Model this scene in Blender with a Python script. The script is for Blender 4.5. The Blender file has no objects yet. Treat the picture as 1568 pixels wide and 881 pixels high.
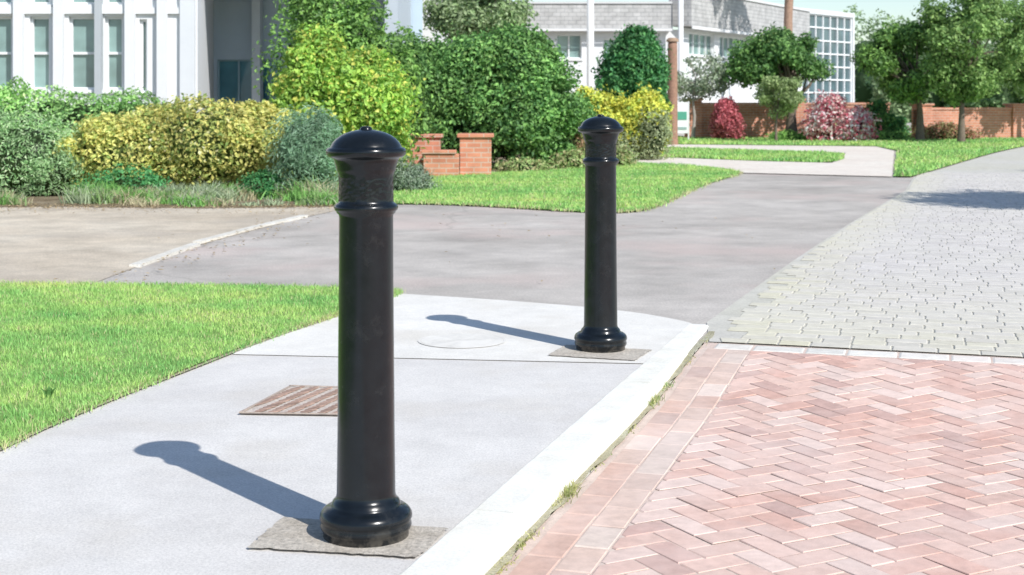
import bpy, math, random
import numpy as np
from mathutils import Vector
rng=np.random.default_rng(7); random.seed(7)
sc=bpy.context.scene

# ---------------------------------------------------------------- builder
class MB:
    def __init__(s): s.v=[];s.c=[];s.l=[];s.t=[];s.m=[];s.s=[];s.n=0
    def add(s,V,F,col=(1,1,1),mat=0,smooth=False):
        V=np.asarray(V,dtype=np.float32).reshape(-1,3); N=len(V)
        C=np.ones((N,4),dtype=np.float32); C[:,:3]=np.asarray(col,dtype=np.float32)
        s.v.append(V); s.c.append(C)
        if isinstance(F,np.ndarray):
            s.l.append((F+s.n).ravel().astype(np.int32)); k=len(F); s.t.append(np.full(k,F.shape[1],dtype=np.int32))
        else:
            s.l.append(np.array([i+s.n for f in F for i in f],dtype=np.int32)); k=len(F); s.t.append(np.array([len(f) for f in F],dtype=np.int32))
        s.m.append(np.full(k,mat,dtype=np.int32)); s.s.append(np.full(k,smooth,dtype=bool)); s.n+=N
    def build(s,name,mats,parent=None,origin=(0,0,0)):
        if not s.v: return None
        V=np.concatenate(s.v)-np.array(origin,dtype=np.float32); L=np.concatenate(s.l); T=np.concatenate(s.t)
        me=bpy.data.meshes.new(name); me.vertices.add(len(V)); me.vertices.foreach_set('co',V.ravel())
        me.loops.add(len(L)); me.loops.foreach_set('vertex_index',L)
        me.polygons.add(len(T)); st=np.concatenate([[0],np.cumsum(T)[:-1]]).astype(np.int32)
        me.polygons.foreach_set('loop_start',st); me.polygons.foreach_set('loop_total',T)
        me.polygons.foreach_set('material_index',np.concatenate(s.m)); me.polygons.foreach_set('use_smooth',np.concatenate(s.s))
        a=me.color_attributes.new('col','FLOAT_COLOR','POINT'); a.data.foreach_set('color',np.concatenate(s.c).ravel())
        me.update(calc_edges=True); me.validate()
        for m in mats: me.materials.append(m)
        ob=bpy.data.objects.new(name,me); sc.collection.objects.link(ob); ob.location=origin
        if parent: ob.parent=parent
        return ob
def empty(name,loc=(0,0,0)):
    e=bpy.data.objects.new(name,None); sc.collection.objects.link(e); e.location=loc; return e
def box(mb,x0,x1,y0,y1,z0,z1,col=(1,1,1),mat=0):
    V=np.array([[x,y,z] for z in(z0,z1) for x,y in((x0,y0),(x1,y0),(x1,y1),(x0,y1))],dtype=float)
    mb.add(V,np.array([[3,2,1,0],[4,5,6,7],[0,1,5,4],[1,2,6,5],[2,3,7,6],[3,0,4,7]]),col,mat)
def fbox(mb,o,d,u0,u1,w0,w1,z0,z1,col=(1,1,1),mat=0):
    n=np.array([-d[1],d[0]]); V=[]
    for z in(z0,z1):
        for u,w in((u0,w0),(u1,w0),(u1,w1),(u0,w1)):
            p=np.array(o)+np.array(d)*u+n*w; V.append((p[0],p[1],z))
    mb.add(V,np.array([[3,2,1,0],[4,5,6,7],[0,1,5,4],[1,2,6,5],[2,3,7,6],[3,0,4,7]]),col,mat)
def tube(mb,pts,rad,sides=8,col=(1,1,1),mat=0):
    pts=np.array(pts,dtype=float); V=[]
    for i,p in enumerate(pts):
        t=pts[min(i+1,len(pts)-1)]-pts[max(i-1,0)]; t/=np.linalg.norm(t)+1e-9
        a=np.cross(t,[0.3,1,0.1]); a/=np.linalg.norm(a)+1e-9; b=np.cross(t,a)
        for k in range(sides):
            an=2*math.pi*k/sides; V.append(p+(a*math.cos(an)+b*math.sin(an))*rad[i])
    F=[]
    for i in range(len(pts)-1):
        for k in range(sides):
            k2=(k+1)%sides; F.append((i*sides+k,i*sides+k2,(i+1)*sides+k2,(i+1)*sides+k))
    F.append(tuple(range((len(pts)-1)*sides,len(pts)*sides)))
    mb.add(V,F,col,mat,True)
def inpoly(P,poly):
    x,y=P[:,0],P[:,1]; r=np.zeros(len(P),bool); n=len(poly); j=n-1
    for i in range(n):
        xi,yi=poly[i];xj,yj=poly[j]
        c=((yi>y)!=(yj>y))&(x<(xj-xi)*(y-yi)/((yj-yi)+1e-12)+xi); r^=c; j=i
    return r
def scatter(poly,n):
    p=np.array(poly); lo=p.min(0);hi=p.max(0); out=[];tot=0
    while tot<n:
        q=rng.uniform(lo,hi,(n*2,2)); q=q[inpoly(q,poly)]; out.append(q); tot+=len(q)
    return np.concatenate(out)[:n]
def chaikin(P,it=2):
    P=[tuple(p) for p in P]
    for _ in range(it):
        Q=[P[0]]
        for a,b in zip(P[:-1],P[1:]):
            Q.append((a[0]*.75+b[0]*.25,a[1]*.75+b[1]*.25)); Q.append((a[0]*.25+b[0]*.75,a[1]*.25+b[1]*.75))
        Q.append(P[-1]); P=Q
    return P
def sheet(name,poly,z,mat):
    mb=MB(); mb.add([(x,y,z) for x,y in poly],[tuple(range(len(poly)))])
    ob=mb.build(name,[mat])
    if ob.data.polygons[0].normal.z<0: ob.data.flip_normals()
    return ob
def pnoise(P,f,seed):
    r=np.random.default_rng(seed); o=np.zeros(len(P))
    for k in range(5):
        d=r.normal(size=3); d/=np.linalg.norm(d); d=d[:P.shape[1]]
        o+=np.sin(P@d*f*(1+.6*k)+r.uniform(0,6.28))/(1+.35*k)
    return o/2.6

# ---------------------------------------------------------------- materials
def newmat(name):
    m=bpy.data.materials.new(name); m.use_nodes=True; nt=m.node_tree; return m,nt,nt.nodes,nt.links,nt.nodes['Principled BSDF']
def noise(N,L,co,scale,detail=4,rough=.6):
    n=N.new('ShaderNodeTexNoise'); n.inputs['Scale'].default_value=scale; n.inputs['Detail'].default_value=detail; n.inputs['Roughness'].default_value=rough; L.new(co,n.inputs['Vector']); return n
def ramp(N,L,fac,stops):
    r=N.new('ShaderNodeValToRGB'); e=r.color_ramp.elements
    while len(e)<len(stops): e.new(.5)
    for i,(p,c) in enumerate(stops): e[i].position=p; e[i].color=(*c,1) if len(c)==3 else c
    L.new(fac,r.inputs[0]); return r
def mix(N,L,a,b,f,mode='MIX'):
    m=N.new('ShaderNodeMix'); m.data_type='RGBA'; m.blend_type=mode
    for s,v in((6,a),(7,b)):
        if isinstance(v,(tuple,list)): m.inputs[s].default_value=(*v,1)
        else: L.new(v,m.inputs[s])
    if isinstance(f,(int,float)): m.inputs[0].default_value=f
    else: L.new(f,m.inputs[0])
    return m.outputs[2]
def ground(name,c,big=.5,mid=4,fine=120,bump=.25,speck=.25,rough=.9,crack=0,crackscale=.35,bd=.004,midamp=.16,tint=None):
    m,nt,N,L,B=newmat(name); tc=N.new('ShaderNodeTexCoord').outputs['Object']
    n1=noise(N,L,tc,big,4,.65); r1=ramp(N,L,n1.outputs[0],[(.32,c[0]),(.5,c[1]),(.68,c[2])])
    n2=noise(N,L,tc,mid,5,.7); r2=ramp(N,L,n2.outputs[0],[(.3,(1-midamp,)*3),(.7,(1+midamp*.5,)*3)])
    col=mix(N,L,r1.outputs[0],r2.outputs[0],.9,'MULTIPLY')
    if tint:
        nt_=noise(N,L,tc,tint[1],3); rt=ramp(N,L,nt_.outputs[0],[(.5,(0,0,0)),(.66,(tint[2],)*3)]); col=mix(N,L,col,tint[0],rt.outputs[0])
    n3=noise(N,L,tc,fine,3,.8); g=1-speck; r3=ramp(N,L,n3.outputs[0],[(.33,(g,)*3),(.62,(1.05,)*3)])
    col=mix(N,L,col,r3.outputs[0],1.,'MULTIPLY')
    if crack:
        dn=noise(N,L,tc,2.2,5); md=N.new('ShaderNodeVectorMath'); md.operation='MULTIPLY_ADD'; L.new(dn.outputs[1],md.inputs[0]); md.inputs[1].default_value=(.5,.5,.5); L.new(tc,md.inputs[2])
        cv=N.new('ShaderNodeTexVoronoi'); cv.feature='DISTANCE_TO_EDGE'; cv.inputs['Scale'].default_value=crackscale; L.new(md.outputs[0],cv.inputs['Vector'])
        cr=ramp(N,L,cv.outputs[0],[(0,(1,1,1)),(.004,(0,0,0))]); mm=N.new('ShaderNodeMath'); mm.operation='MULTIPLY'; L.new(cr.outputs[0],mm.inputs[0]); mm.inputs[1].default_value=crack
        col=mix(N,L,col,(.2,.19,.16),mm.outputs[0])
    L.new(col,B.inputs['Base Color']); B.inputs['Roughness'].default_value=rough; B.inputs['Specular IOR Level'].default_value=.2
    b=N.new('ShaderNodeBump'); b.inputs['Strength'].default_value=bump; b.inputs['Distance'].default_value=bd*1.5; L.new(n3.outputs[0],b.inputs['Height']); L.new(b.outputs[0],B.inputs['Normal'])
    return m
def attrmat(name,rough=.85,var=.25,scale=40,bump=.3,spec=.25,stain=None):
    m,nt,N,L,B=newmat(name); tc=N.new('ShaderNodeTexCoord').outputs['Object']
    a=N.new('ShaderNodeAttribute'); a.attribute_name='col'
    n=noise(N,L,tc,scale,5,.75); r=ramp(N,L,n.outputs[0],[(.3,(1-var,)*3),(.68,(1+var*.4,)*3)])
    col=mix(N,L,a.outputs[0],r.outputs[0],1.,'MULTIPLY')
    if stain:
        n2=noise(N,L,tc,stain[1],5,.7); r2=ramp(N,L,n2.outputs[0],[(.42,(0,0,0)),(.68,(stain[2],)*3)]); col=mix(N,L,col,stain[0],r2.outputs[0])
    L.new(col,B.inputs['Base Color']); B.inputs['Roughness'].default_value=rough; B.inputs['Specular IOR Level'].default_value=spec
    b=N.new('ShaderNodeBump'); b.inputs['Strength'].default_value=bump; b.inputs['Distance'].default_value=.004; L.new(n.outputs[0],b.inputs['Height']); L.new(b.outputs[0],B.inputs['Normal'])
    return m
def leafmat(name,tr=.3,rough=.5):
    m,nt,N,L,B=newmat(name); a=N.new('ShaderNodeAttribute'); a.attribute_name='col'
    L.new(a.outputs[0],B.inputs['Base Color']); B.inputs['Roughness'].default_value=rough; B.inputs['Specular IOR Level'].default_value=.3
    t=N.new('ShaderNodeBsdfTranslucent'); L.new(a.outputs[0],t.inputs[0]); ms=N.new('ShaderNodeMixShader'); ms.inputs[0].default_value=tr
    L.new(B.outputs[0],ms.inputs[1]); L.new(t.outputs[0],ms.inputs[2]); L.new(ms.outputs[0],N['Material Output'].inputs[0]); return m
def brickmat(name,c1,c2,mort,bw=.22,bh=.075):
    m,nt,N,L,B=newmat(name); tc=N.new('ShaderNodeTexCoord').outputs['Object']
    sp=N.new('ShaderNodeSeparateXYZ'); L.new(tc,sp.inputs[0]); ad=N.new('ShaderNodeMath'); L.new(sp.outputs[0],ad.inputs[0]); L.new(sp.outputs[1],ad.inputs[1])
    cb=N.new('ShaderNodeCombineXYZ'); L.new(ad.outputs[0],cb.inputs[0]); L.new(sp.outputs[2],cb.inputs[1])
    br=N.new('ShaderNodeTexBrick'); L.new(cb.outputs[0],br.inputs['Vector']); br.inputs['Scale'].default_value=1
    br.inputs['Color1'].default_value=(*c1,1); br.inputs['Color2'].default_value=(*c2,1); br.inputs['Mortar'].default_value=(*mort,1)
    br.inputs['Mortar Size'].default_value=.009; br.inputs['Brick Width'].default_value=bw; br.inputs['Row Height'].default_value=bh
    n=noise(N,L,tc,3,5); r=ramp(N,L,n.outputs[0],[(.3,(.75,)*3),(.7,(1.12,)*3)]); col=mix(N,L,br.outputs[0],r.outputs[0],1.,'MULTIPLY')
    L.new(col,B.inputs['Base Color']); B.inputs['Roughness'].default_value=.9
    b=N.new('ShaderNodeBump'); b.invert=True; b.inputs['Strength'].default_value=.5; b.inputs['Distance'].default_value=.01; L.new(br.outputs[1],b.inputs['Height']); L.new(b.outputs[0],B.inputs['Normal']); return m

M_conc=ground('sidewalk_surface',[(.66,.63,.595),(.72,.69,.65),(.77,.74,.695)],big=.8,mid=6,fine=130,speck=.2,bump=.3,midamp=.09,tint=((.62,.57,.50),1.7,.35))
M_apron=ground('pale_apron',[(.74,.71,.65),(.79,.76,.70),(.82,.79,.73)],big=.9,mid=5,fine=130,speck=.14,bump=.25,midamp=.1,tint=((.64,.59,.51),1.3,.5))
M_conc2=ground('pale_concrete',[(.74,.65,.56),(.79,.71,.62),(.82,.76,.67)],big=.7,mid=6,fine=60,speck=.12,bump=.2)
M_asph=ground('weathered_asphalt',[(.47,.425,.38),(.55,.505,.455),(.63,.58,.525)],big=.35,mid=1.6,fine=70,speck=.26,bump=.4,crack=.3,crackscale=.13,midamp=.26,tint=((.62,.50,.45),.5,.6))
M_tan=ground('tan_driveway',[(.58,.49,.38),(.66,.57,.45),(.72,.64,.52)],big=.5,mid=2.2,fine=70,speck=.25,bump=.4,midamp=.28,tint=((.48,.42,.35),.7,.6))
M_earth=ground('mulch_soil',[(.25,.18,.11),(.36,.28,.18),(.48,.39,.27)],big=2,mid=14,fine=60,speck=.5,bump=.8,bd=.02)
M_dirt=ground('edge_dirt',[(.42,.38,.25),(.52,.48,.33),(.58,.56,.42)],big=5,mid=25,fine=120,speck=.35,bump=.6,bd=.01)
M_turf=ground('turf_soil',[(.20,.34,.09),(.27,.45,.12),(.34,.48,.17)],big=2,mid=14,fine=90,speck=.35,bump=.6,bd=.01)
M_ground=ground('distant_ground',[(.12,.2,.05),(.16,.26,.07),(.2,.28,.1)],big=.1,mid=2,fine=30)
M_agg=ground('exposed_aggregate',[(.52,.46,.38),(.60,.54,.46),(.65,.60,.51)],big=6,mid=30,fine=70,speck=.40,bump=.6,bd=.005)
M_kerb=ground('kerb_concrete',[(.80,.78,.70),(.84,.82,.75),(.86,.85,.79)],big=2.5,mid=12,fine=90,speck=.10,bump=.12,midamp=.1,tint=((.68,.64,.52),7,.3))
M_edg=ground('edging_concrete',[(.70,.66,.57),(.76,.72,.64),(.8,.77,.7)],big=2.5,mid=12,fine=90,speck=.3,bump=.3)
M_joint=ground('brick_joint_sand',[(.64,.50,.42),(.69,.55,.47),(.72,.61,.52)],big=1.5,mid=14,fine=120,speck=.14,bump=.3)
M_sjoint=ground('sett_joint',[(.58,.555,.46),(.60,.575,.50),(.62,.59,.54)],big=.4,mid=5,fine=90,speck=.15,bump=.2)
M_brick=attrmat('paver_brick',var=.2,scale=18,bump=.3,stain=((.79,.64,.57),1.1,.6))
M_sett=attrmat('stone_sett',var=.16,scale=14,bump=.25,stain=((.63,.60,.53),.7,.6))
M_leaf=leafmat('foliage'); M_grass=leafmat('grass_blades',tr=.35,rough=.6); M_bark=attrmat('bark',var=.4,scale=18,bump=.8)
M_wallbrick=brickmat('orange_brick',(.70,.30,.19),(.60,.24,.15),(.62,.45,.36))
M_white=attrmat('white_render',var=.04,scale=3,bump=.05); M_rust=attrmat('rusty_iron',var=.4,scale=60,bump=.6,rough=.8)
M_shingle=brickmat('grey_shingle',(.54,.53,.52),(.47,.46,.45),(.32,.32,.32),bw=.28,bh=.14)
def glassmat(name,c,r=.08):
    m,nt,N,L,B=newmat(name); tc=N.new('ShaderNodeTexCoord').outputs['Object']; n=noise(N,L,tc,.9,3); rr=ramp(N,L,n.outputs[0],[(.35,tuple(x*.5 for x in c)),(.65,c)])
    L.new(rr.outputs[0],B.inputs['Base Color']); B.inputs['Roughness'].default_value=r; B.inputs['Specular IOR Level'].default_value=.8; return m
M_glass=glassmat('window_glass',(.28,.42,.40)); M_teal=glassmat('teal_glass',(.10,.30,.37))

# ---------------------------------------------------------------- world, sun, camera
w=bpy.data.worlds.new('World'); sc.world=w; w.use_nodes=True
sk=w.node_tree.nodes.new('ShaderNodeTexSky'); sk.sky_type='NISHITA'; sk.sun_disc=False
EL=math.radians(40); AZ=math.radians(141.5)
sk.sun_elevation=EL; sk.sun_rotation=AZ; sk.altitude=50; sk.air_density=1.0; sk.dust_density=.4; sk.ozone_density=2
bg=w.node_tree.nodes['Background']; bg.inputs[1].default_value=.15; w.node_tree.links.new(sk.outputs[0],bg.inputs[0])
sl=bpy.data.lights.new('sun','SUN'); sl.energy=5; sl.angle=math.radians(.5); sl.color=(1,.975,.935)
so=bpy.data.objects.new('sun',sl); sc.collection.objects.link(so); so.location=(20,-20,25)
so.rotation_euler=Vector((-math.sin(AZ)*math.cos(EL),-math.cos(AZ)*math.cos(EL),-math.sin(EL))).to_track_quat('-Z','Y').to_euler()
cam=bpy.data.cameras.new('camera'); co=bpy.data.objects.new('camera',cam); sc.collection.objects.link(co); sc.camera=co
co.location=(0,0,1.2); co.rotation_euler=(math.pi/2,0,0); cam.sensor_width=36; cam.lens=50; cam.shift_y=-.1846; cam.clip_end=2000; cam.clip_start=.05
cam.dof.use_dof=True; cam.dof.focus_distance=5.2; cam.dof.aperture_fstop=7
sc.view_settings.view_transform='Standard'; sc.view_settings.look='None'; sc.view_settings.exposure=0

# ---------------------------------------------------------------- ground & roads
U=np.array([.2917,.9565]); Vv=np.array([.9565,-.2917])   # along kerb / across road
K0=np.array([-.261,3.58])
def kx(y): return K0[0]+(y-K0[1])*.305
sheet('ground',[(-600,-600),(600,-600),(600,900),(-600,900)],-.14,M_ground)
S0=np.array([.95,7.0])
def sp(v,u): p=S0+Vv*v+U*u; return (float(p[0]),float(p[1]))
sheet('asphalt_road',[(-60,-8),(kx(-8)+.06,-8),(kx(6.9)+.06,6.9),sp(0.02,0),sp(22,0),(60,0.5),(60,70),(-60,70)],0,M_asph)
edge=chaikin([(-3.4,-1.5),(-2.5,1.0),(-1.95,3.2),(-1.745,4.85),(-1.60,5.57),(-1.40,6.31),(-1.23,6.99),(-.96,7.78),(-.74,8.45),(-.69,8.70)],2)
front=chaikin([(-.69,8.70),(.06,8.36),(.646,8.0),(.93,7.62),(.96,7.5)],2)
sheet('sidewalk',edge+front[1:]+[(kx(7.3),7.3),(kx(-1.5),-1.5)],.006,M_conc)
sheet('sidewalk_apron',[(-1.30,6.62)]+[(x+.004,y) for x,y in edge if 6.62<y<8.69]+[(x,y-.015) for x,y in front]+[(kx(7.3)+.01,7.3),(kx(6.4)+.01,6.385)],.010,M_apron)
top=chaikin([(-.69,8.70),(-.85,8.86),(-1.2,8.93),(-2,8.98),(-3.27,9.08),(-9,9.4)],2)
lawnA=[(-9,-1.5)]+edge+top[1:]
def offs(poly,d):
    P=np.array(poly); Q=np.roll(P,-1,0)-np.roll(P,1,0); n=np.stack([Q[:,1],-Q[:,0]],1); n/=np.linalg.norm(n,axis=1)[:,None]+1e-9; return [tuple(x) for x in P+n*d]
sheet('lawn_edge_dirt',offs(lawnA,.018),.014,M_dirt); sheet('lawn',lawnA,.02,M_turf)
def irregular(P,amp=.006,n=14,seed=1):
    r=np.random.default_rng(seed); out=[]
    for a,b in zip(P,P[1:]+P[:1]):
        for k in range(n):
            t=k/n; out.append((a[0]*(1-t)+b[0]*t+r.normal()*amp,a[1]*(1-t)+b[1]*t+r.normal()*amp))
    return out
sheet('bollard_footing',irregular([(-.70,3.76),(-.245,3.68),(-.175,3.93),(-.65,4.03)],.0025,30,3),.0135,M_agg)
sheet('bollard_footing',irregular([(.163,6.57),(.556,6.44),(.658,6.71),(.26,6.85)],.003,30,4),.0145,M_agg)
# faint ring stain modelled as a round disc, almost flush and nearly the colour of the slab
mb=MB(); V=[];F=[];K=64
for r,z in((.216,.0130),(.207,.0136),(.203,.0128),(.199,.0136)):
    for i in range(K): V.append((-.245+r*math.cos(6.2832*i/K),6.98+r*math.sin(6.2832*i/K),z))
for q in range(3):
    for i in range(K): F.append((q*K+i,q*K+(i+1)%K,(q+1)*K+(i+1)%K,(q+1)*K+i))
F.append(tuple(range(3*K,4*K))); C=np.array([[.72,.69,.63]]*K+[[.70,.67,.61]]*K+[[.62,.58,.52]]*K+[[.73,.70,.64]]*K)
mb.add(V,F,C); mb.build('ring_stain_disc',[attrmat('ring_stain_concrete',var=.2,scale=12,bump=.15,stain=((.79,.76,.70),4,.9))],origin=(-.245,6.98,0))

def zr(x,y):
    d=(np.array([x,y])-S0)@U
    t=min(max((-d)/1.6,0),1); t=t*t*(3-2*t); return -.05*t
mb=MB(); ys=-1.5; seg=.93
while ys<7.4:
    ye=min(ys+seg,7.5); ya=ys+.0015
    n=13; V=[]; j=random.uniform(-.003,.003)
    for i in range(n):
        y=ya+(ye-.0015-ya)*i/(n-1); x=kx(y)+j; wd=.135 if y<6.6 else .135-.03*(y-6.6)/.9
        x0,x1=x,x+wd; zt=.022 if y<5.8 else .022-.009*min((y-5.8)/1.4,1); rn=lambda:random.uniform(-.0008,.0008); re=random.uniform(-.004,.002)
        for (X,Z) in((x0,-.06),(x0,zt-.004),(x0+.005,zt+rn()),(x1-.022+re,zt+rn()),(x1-.010+re,zt-.003),(x1-.003+re,zt-.010),(x1+re*.5,zt-.024),(x1+.006,-.1)):
            V.append((X,y-(X-x0)*.305,Z))
    F=[]; k=8
    for i in range(n-1):
        for q in range(k-1): F.append(((i+1)*k+q,(i+1)*k+q+1,i*k+q+1,i*k+q))
    F.append(tuple(range(k))); F.append(tuple(reversed(range((n-1)*k,n*k))))
    mb.add(V,F,smooth=False); ys+=seg
mb.build('kerb',[M_kerb])
def clip(poly,p,n):
    out=[];m=len(poly)
    for i in range(m):
        a=poly[i];b=poly[(i+1)%m]; da=(a[0]-p[0])*n[0]+(a[1]-p[1])*n[1]; db=(b[0]-p[0])*n[0]+(b[1]-p[1])*n[1]
        if da>=0: out.append(a)
        if (da>=0)!=(db>=0):
            t=da/(da-db); out.append((a[0]+(b[0]-a[0])*t,a[1]+(b[1]-a[1])*t))
    return out
def area(p): return abs(sum(p[i][0]*p[(i+1)%len(p)][1]-p[(i+1)%len(p)][0]*p[i][1] for i in range(len(p))))/2
def block(mb,poly,z,col,ins=.004,drop=.003,tilt=.0008):
    if len(poly)<3 or area(poly)<.0006: return
    c=np.mean(np.array(poly),0); n=len(poly); V=[]
    tx,ty=random.gauss(0,tilt)*8,random.gauss(0,tilt)*8; dz=random.gauss(0,tilt*.6)
    for (x,y) in poly: V.append((x,y,z(x,y)+dz-drop))
    for (x,y) in poly:
        d=np.array([x,y])-c; l=np.linalg.norm(d); q=c+d*(1-ins*1.4/max(l,.02)); V.append((q[0],q[1],z(x,y)+dz+tx*d[0]+ty*d[1]))
    F=[tuple(range(n,2*n))]+[(i,(i+1)%n,n+(i+1)%n,n+i) for i in range(n)]
    mb.add(V,F,col)
def rect(cx,cy,l,w,ang):
    c,s=math.cos(ang),math.sin(ang); return [(cx+a*l/2*c-b*w/2*s,cy+a*l/2*s+b*w/2*c) for a,b in((-1,-1),(1,-1),(1,1),(-1,1))]
UA=math.atan2(U[1],U[0])
def loc(v,u): p=S0+Vv*v+U*u; return float(p[0]),float(p[1])
def brickcol():
    r=random.random(); b=np.array([.73,.505,.42]) if r<.5 else (np.array([.68,.43,.35]) if r<.76 else (np.array([.76,.58,.50]) if r<.93 else np.array([.60,.40,.34])))
    return b*random.uniform(.92,1.06)
mb=MB(); zb=lambda x,y: zr(x,y)+.002
for row,(v0) in enumerate((.085,.19)):
    u=-.16
    while u>-9:
        L=.205; p=loc(v0+random.gauss(0,.0015),u-L/2-(.1 if row else 0)); block(mb,rect(p[0],p[1],L-.005,.099,UA),zb,brickcol()*np.array([.98,1.06,1.05])*random.uniform(.9,1.03)); u-=L
W=.088; bx=[loc(.245,0),Vv]; A=UA-math.pi/4; ca,sa=math.cos(A),math.sin(A); org=np.array(loc(2.5,-3.5)); lim=90
for i in range(-lim,lim):
    for j in range(-lim,lim):
        k=(i-j)%4
        if k==0: lx,ly,ll,lw=i+1,j+.5,2*W-.005,W-.005
        elif k==3: lx,ly,ll,lw=i+.5,j+1,W-.005,2*W-.005
        else: continue
        X=org[0]+(lx*ca-ly*sa)*W; Y=org[1]+(lx*sa+ly*ca)*W
        d=np.array([X,Y])-S0; v=d@Vv; u=d@U
        if v<.1 or v>8.2 or u>.05 or u<-8.5: continue
        P=clip(rect(X,Y,ll,lw,A+random.gauss(0,.008)),bx[0],Vv)
        if len(P)<3: continue
        P=clip(P,loc(0,-.17),-U)
        if len(P)>=3: block(mb,P,zb,brickcol(),tilt=.0011,ins=.003,drop=.0022)
v=.06
while v<14:
    L=random.uniform(.17,.25); p=loc(v+L/2,-.085); block(mb,rect(p[0],p[1],L-.01,.135,UA-math.pi/2),zb,np.array([.78,.75,.68])*random.uniform(.88,1.05),ins=.008); v+=L
mb.build('brick_paving',[M_brick])
mbj=MB(); V=[];F=[]; us=list(np.linspace(-9,0.01,46))
for u in us:
    for v in (.0,14): p=loc(v,u); V.append((p[0],p[1],zr(*p)-.001))
for i in range(len(us)-1): F.append((i*2,i*2+1,i*2+3,i*2+2))
mbj.add(V,F); mbj.build('brick_paving_bed',[M_joint])
bound=[(1.0,7.0),(1.04,7.6),(2.077,10.5),(3.19,13.5),(5.115,18.5),(6.1,21.6)]
far=chaikin([(6.1,21.6),(9.65,29.2),(11.3,32.6),(13.9,37.5),(18,44),(30,60)],2)
sheet('paved_road',[sp(.02,.005)]+bound[1:]+far[1:]+[(60,60),(60,1.0),sp(14,.005)],.004,M_sjoint)
mb=MB(); zs=lambda x,y:.0085; u=.0; row=0
while u<17:
    wd=.115; v=-1.5+(row%2)*.1
    while v<13.5:
        L=random.uniform(.14,.21); x,y=loc(v+L/2,u+wd/2)
        if v>0 and (x<y*.5+1.2 or u<3):
            for k,(a,b) in enumerate(zip(bound[:-1],bound[1:])):
                if (a[1]<=y or k==0) and (y<b[1] or k==len(bound)-2):
                    n=np.array([b[1]-a[1],-(b[0]-a[0])]); n=n/np.linalg.norm(n); d=(x-a[0])*n[0]+(y-a[1])*n[1]
                    if d>-.1:
                        P=clip(rect(x,y,L-.008,wd-.008,UA-math.pi/2),(a[0]+n[0]*.03,a[1]+n[1]*.03),n)
                        if len(P)>=3:
                            moss=max(0,1-d/.6)*.8+max(0,1-u/3.2)*.7; moss=min(moss,1)*random.uniform(.4,1)
                            c=np.array([.63,.59,.55])*random.uniform(.90,1.05)*(1-moss*.8)+np.array([.68,.64,.44])*moss*.8
                            block(mb,P,zs,c,ins=.004,drop=.002,tilt=.0006)
                    break
        v+=L
    u+=wd; row+=1
mb.build('stone_setts',[M_sett])

sheet('tan_driveway',[(-30,9.0),(-2.72,9.04)]+chaikin([(-2.667,10.2),(-2.54,11.93),(-2.08,14.4),(-1.75,15.7)],2)+[(-30,16.5)],.004,M_tan)
mb=MB()
for C in ([(-2.68,10.1),(-2.58,11.6)],[(-2.60,11.75),(-2.54,12.1),(-2.36,13.2),(-2.1,14.4)]):
    for i,(a,b) in enumerate(zip(C[:-1],C[1:])):
        a=np.array(a);b=np.array(b);t=(b-a)/np.linalg.norm(b-a);n=np.array([-t[1],t[0]])*.04
        P=[a+n,a-n,b-n,b+n]
        mb.add([(*p,-.02) for p in P]+[(*p,.022) for p in P],[(4,5,6,7),(0,1,5,4),(1,2,6,5),(2,3,7,6),(3,0,4,7)])
mb.build('driveway_edging',[M_edg])

bedP=[(-30,15.9),(-9,15.6),(-6,15.75),(-3.5,15.5),(-1.9,15.7),(-1.45,17),(-1.4,21.0),(.0,22.3),(1.1,23.4),(1.9,26.2),(1.1,29.4),(2.3,29.6),(2.6,34),(4,37),(4.5,60),(-30,60)]
sheet('planting_bed',irregular(bedP,.05,12,5),.008,M_earth)
lawnB=chaikin([(-1.75,16.0),(-1.0,16.1),(-.172,15.65),(.658,14.93),(1.227,14.77),(1.62,15.6),(2.349,18.5),(3.01,20.7),(3.75,22.7),(3.46,24.4),(2.01,26.4)],2)+[(1.3,24),(.0,22.6),(-1.5,21.4)]
sheet('lawn',lawnB,.018,M_turf)
pathP=[(1.16,29.4),(2.24,29.4),(5.9,26.2),(7.3,31.1),(3.4,33.6),(3.9,36.8),(9.0,35.2),(8.68,32.3),(5.77,21.6),(3.71,22.7),(3.46,24.66),(2.01,26.4),(1.3,28)]
sheet('concrete_path',pathP,.014,M_conc2)
lawnC=chaikin([(2.24,29.5),(5.5,26.1),(6.3,27.0),(7.1,30.4),(5.5,32.0),(2.6,33.9)],1); sheet('lawn',lawnC,.02,M_turf)
lawnD=[(4.0,36.9),(9.1,35.3),(10,42),(4.5,43)]; sheet('lawn',lawnD,.02,M_turf)
lawnE=[(5.8,21.6),(6.05,21.55)]+[(x-.02,y) for x,y in far[1:]]+[(20,60),(9.6,42),(8.75,32.3)]; sheet('lawn',lawnE,.022,M_turf)

def blades(mb,P,h,wd,cols,lean=.5,mat=0):
    n=len(P); a=rng.uniform(0,6.283,n); t=np.stack([np.cos(a),np.sin(a),np.zeros(n)],1)
    b=rng.uniform(0,6.283,n); l=np.stack([np.cos(b),np.sin(b),np.zeros(n)],1)*(rng.random(n)*lean*h)[:,None]
    W=(wd*rng.uniform(.6,1.2,n))[:,None]
    m=P+l*.35+np.stack([np.zeros(n),np.zeros(n),h*.6],1); tp=P+l+np.stack([np.zeros(n),np.zeros(n),h],1)
    V=np.stack([P-t*W/2,P+t*W/2,m+t*W*.4,tp,m-t*W*.4],1).reshape(-1,3)
    i=np.arange(n)[:,None]*5; mb.add(V,i+np.array([[0,1,2,4]]),np.repeat(cols,5,0),mat)
    F=(i+np.array([[4,2,3]]))+(mb.n-len(V)); mb.l.append(F.ravel().astype(np.int32)); mb.t.append(np.full(n,3,dtype=np.int32)); mb.m.append(np.full(n,mat,dtype=np.int32)); mb.s.append(np.zeros(n,bool))
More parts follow.
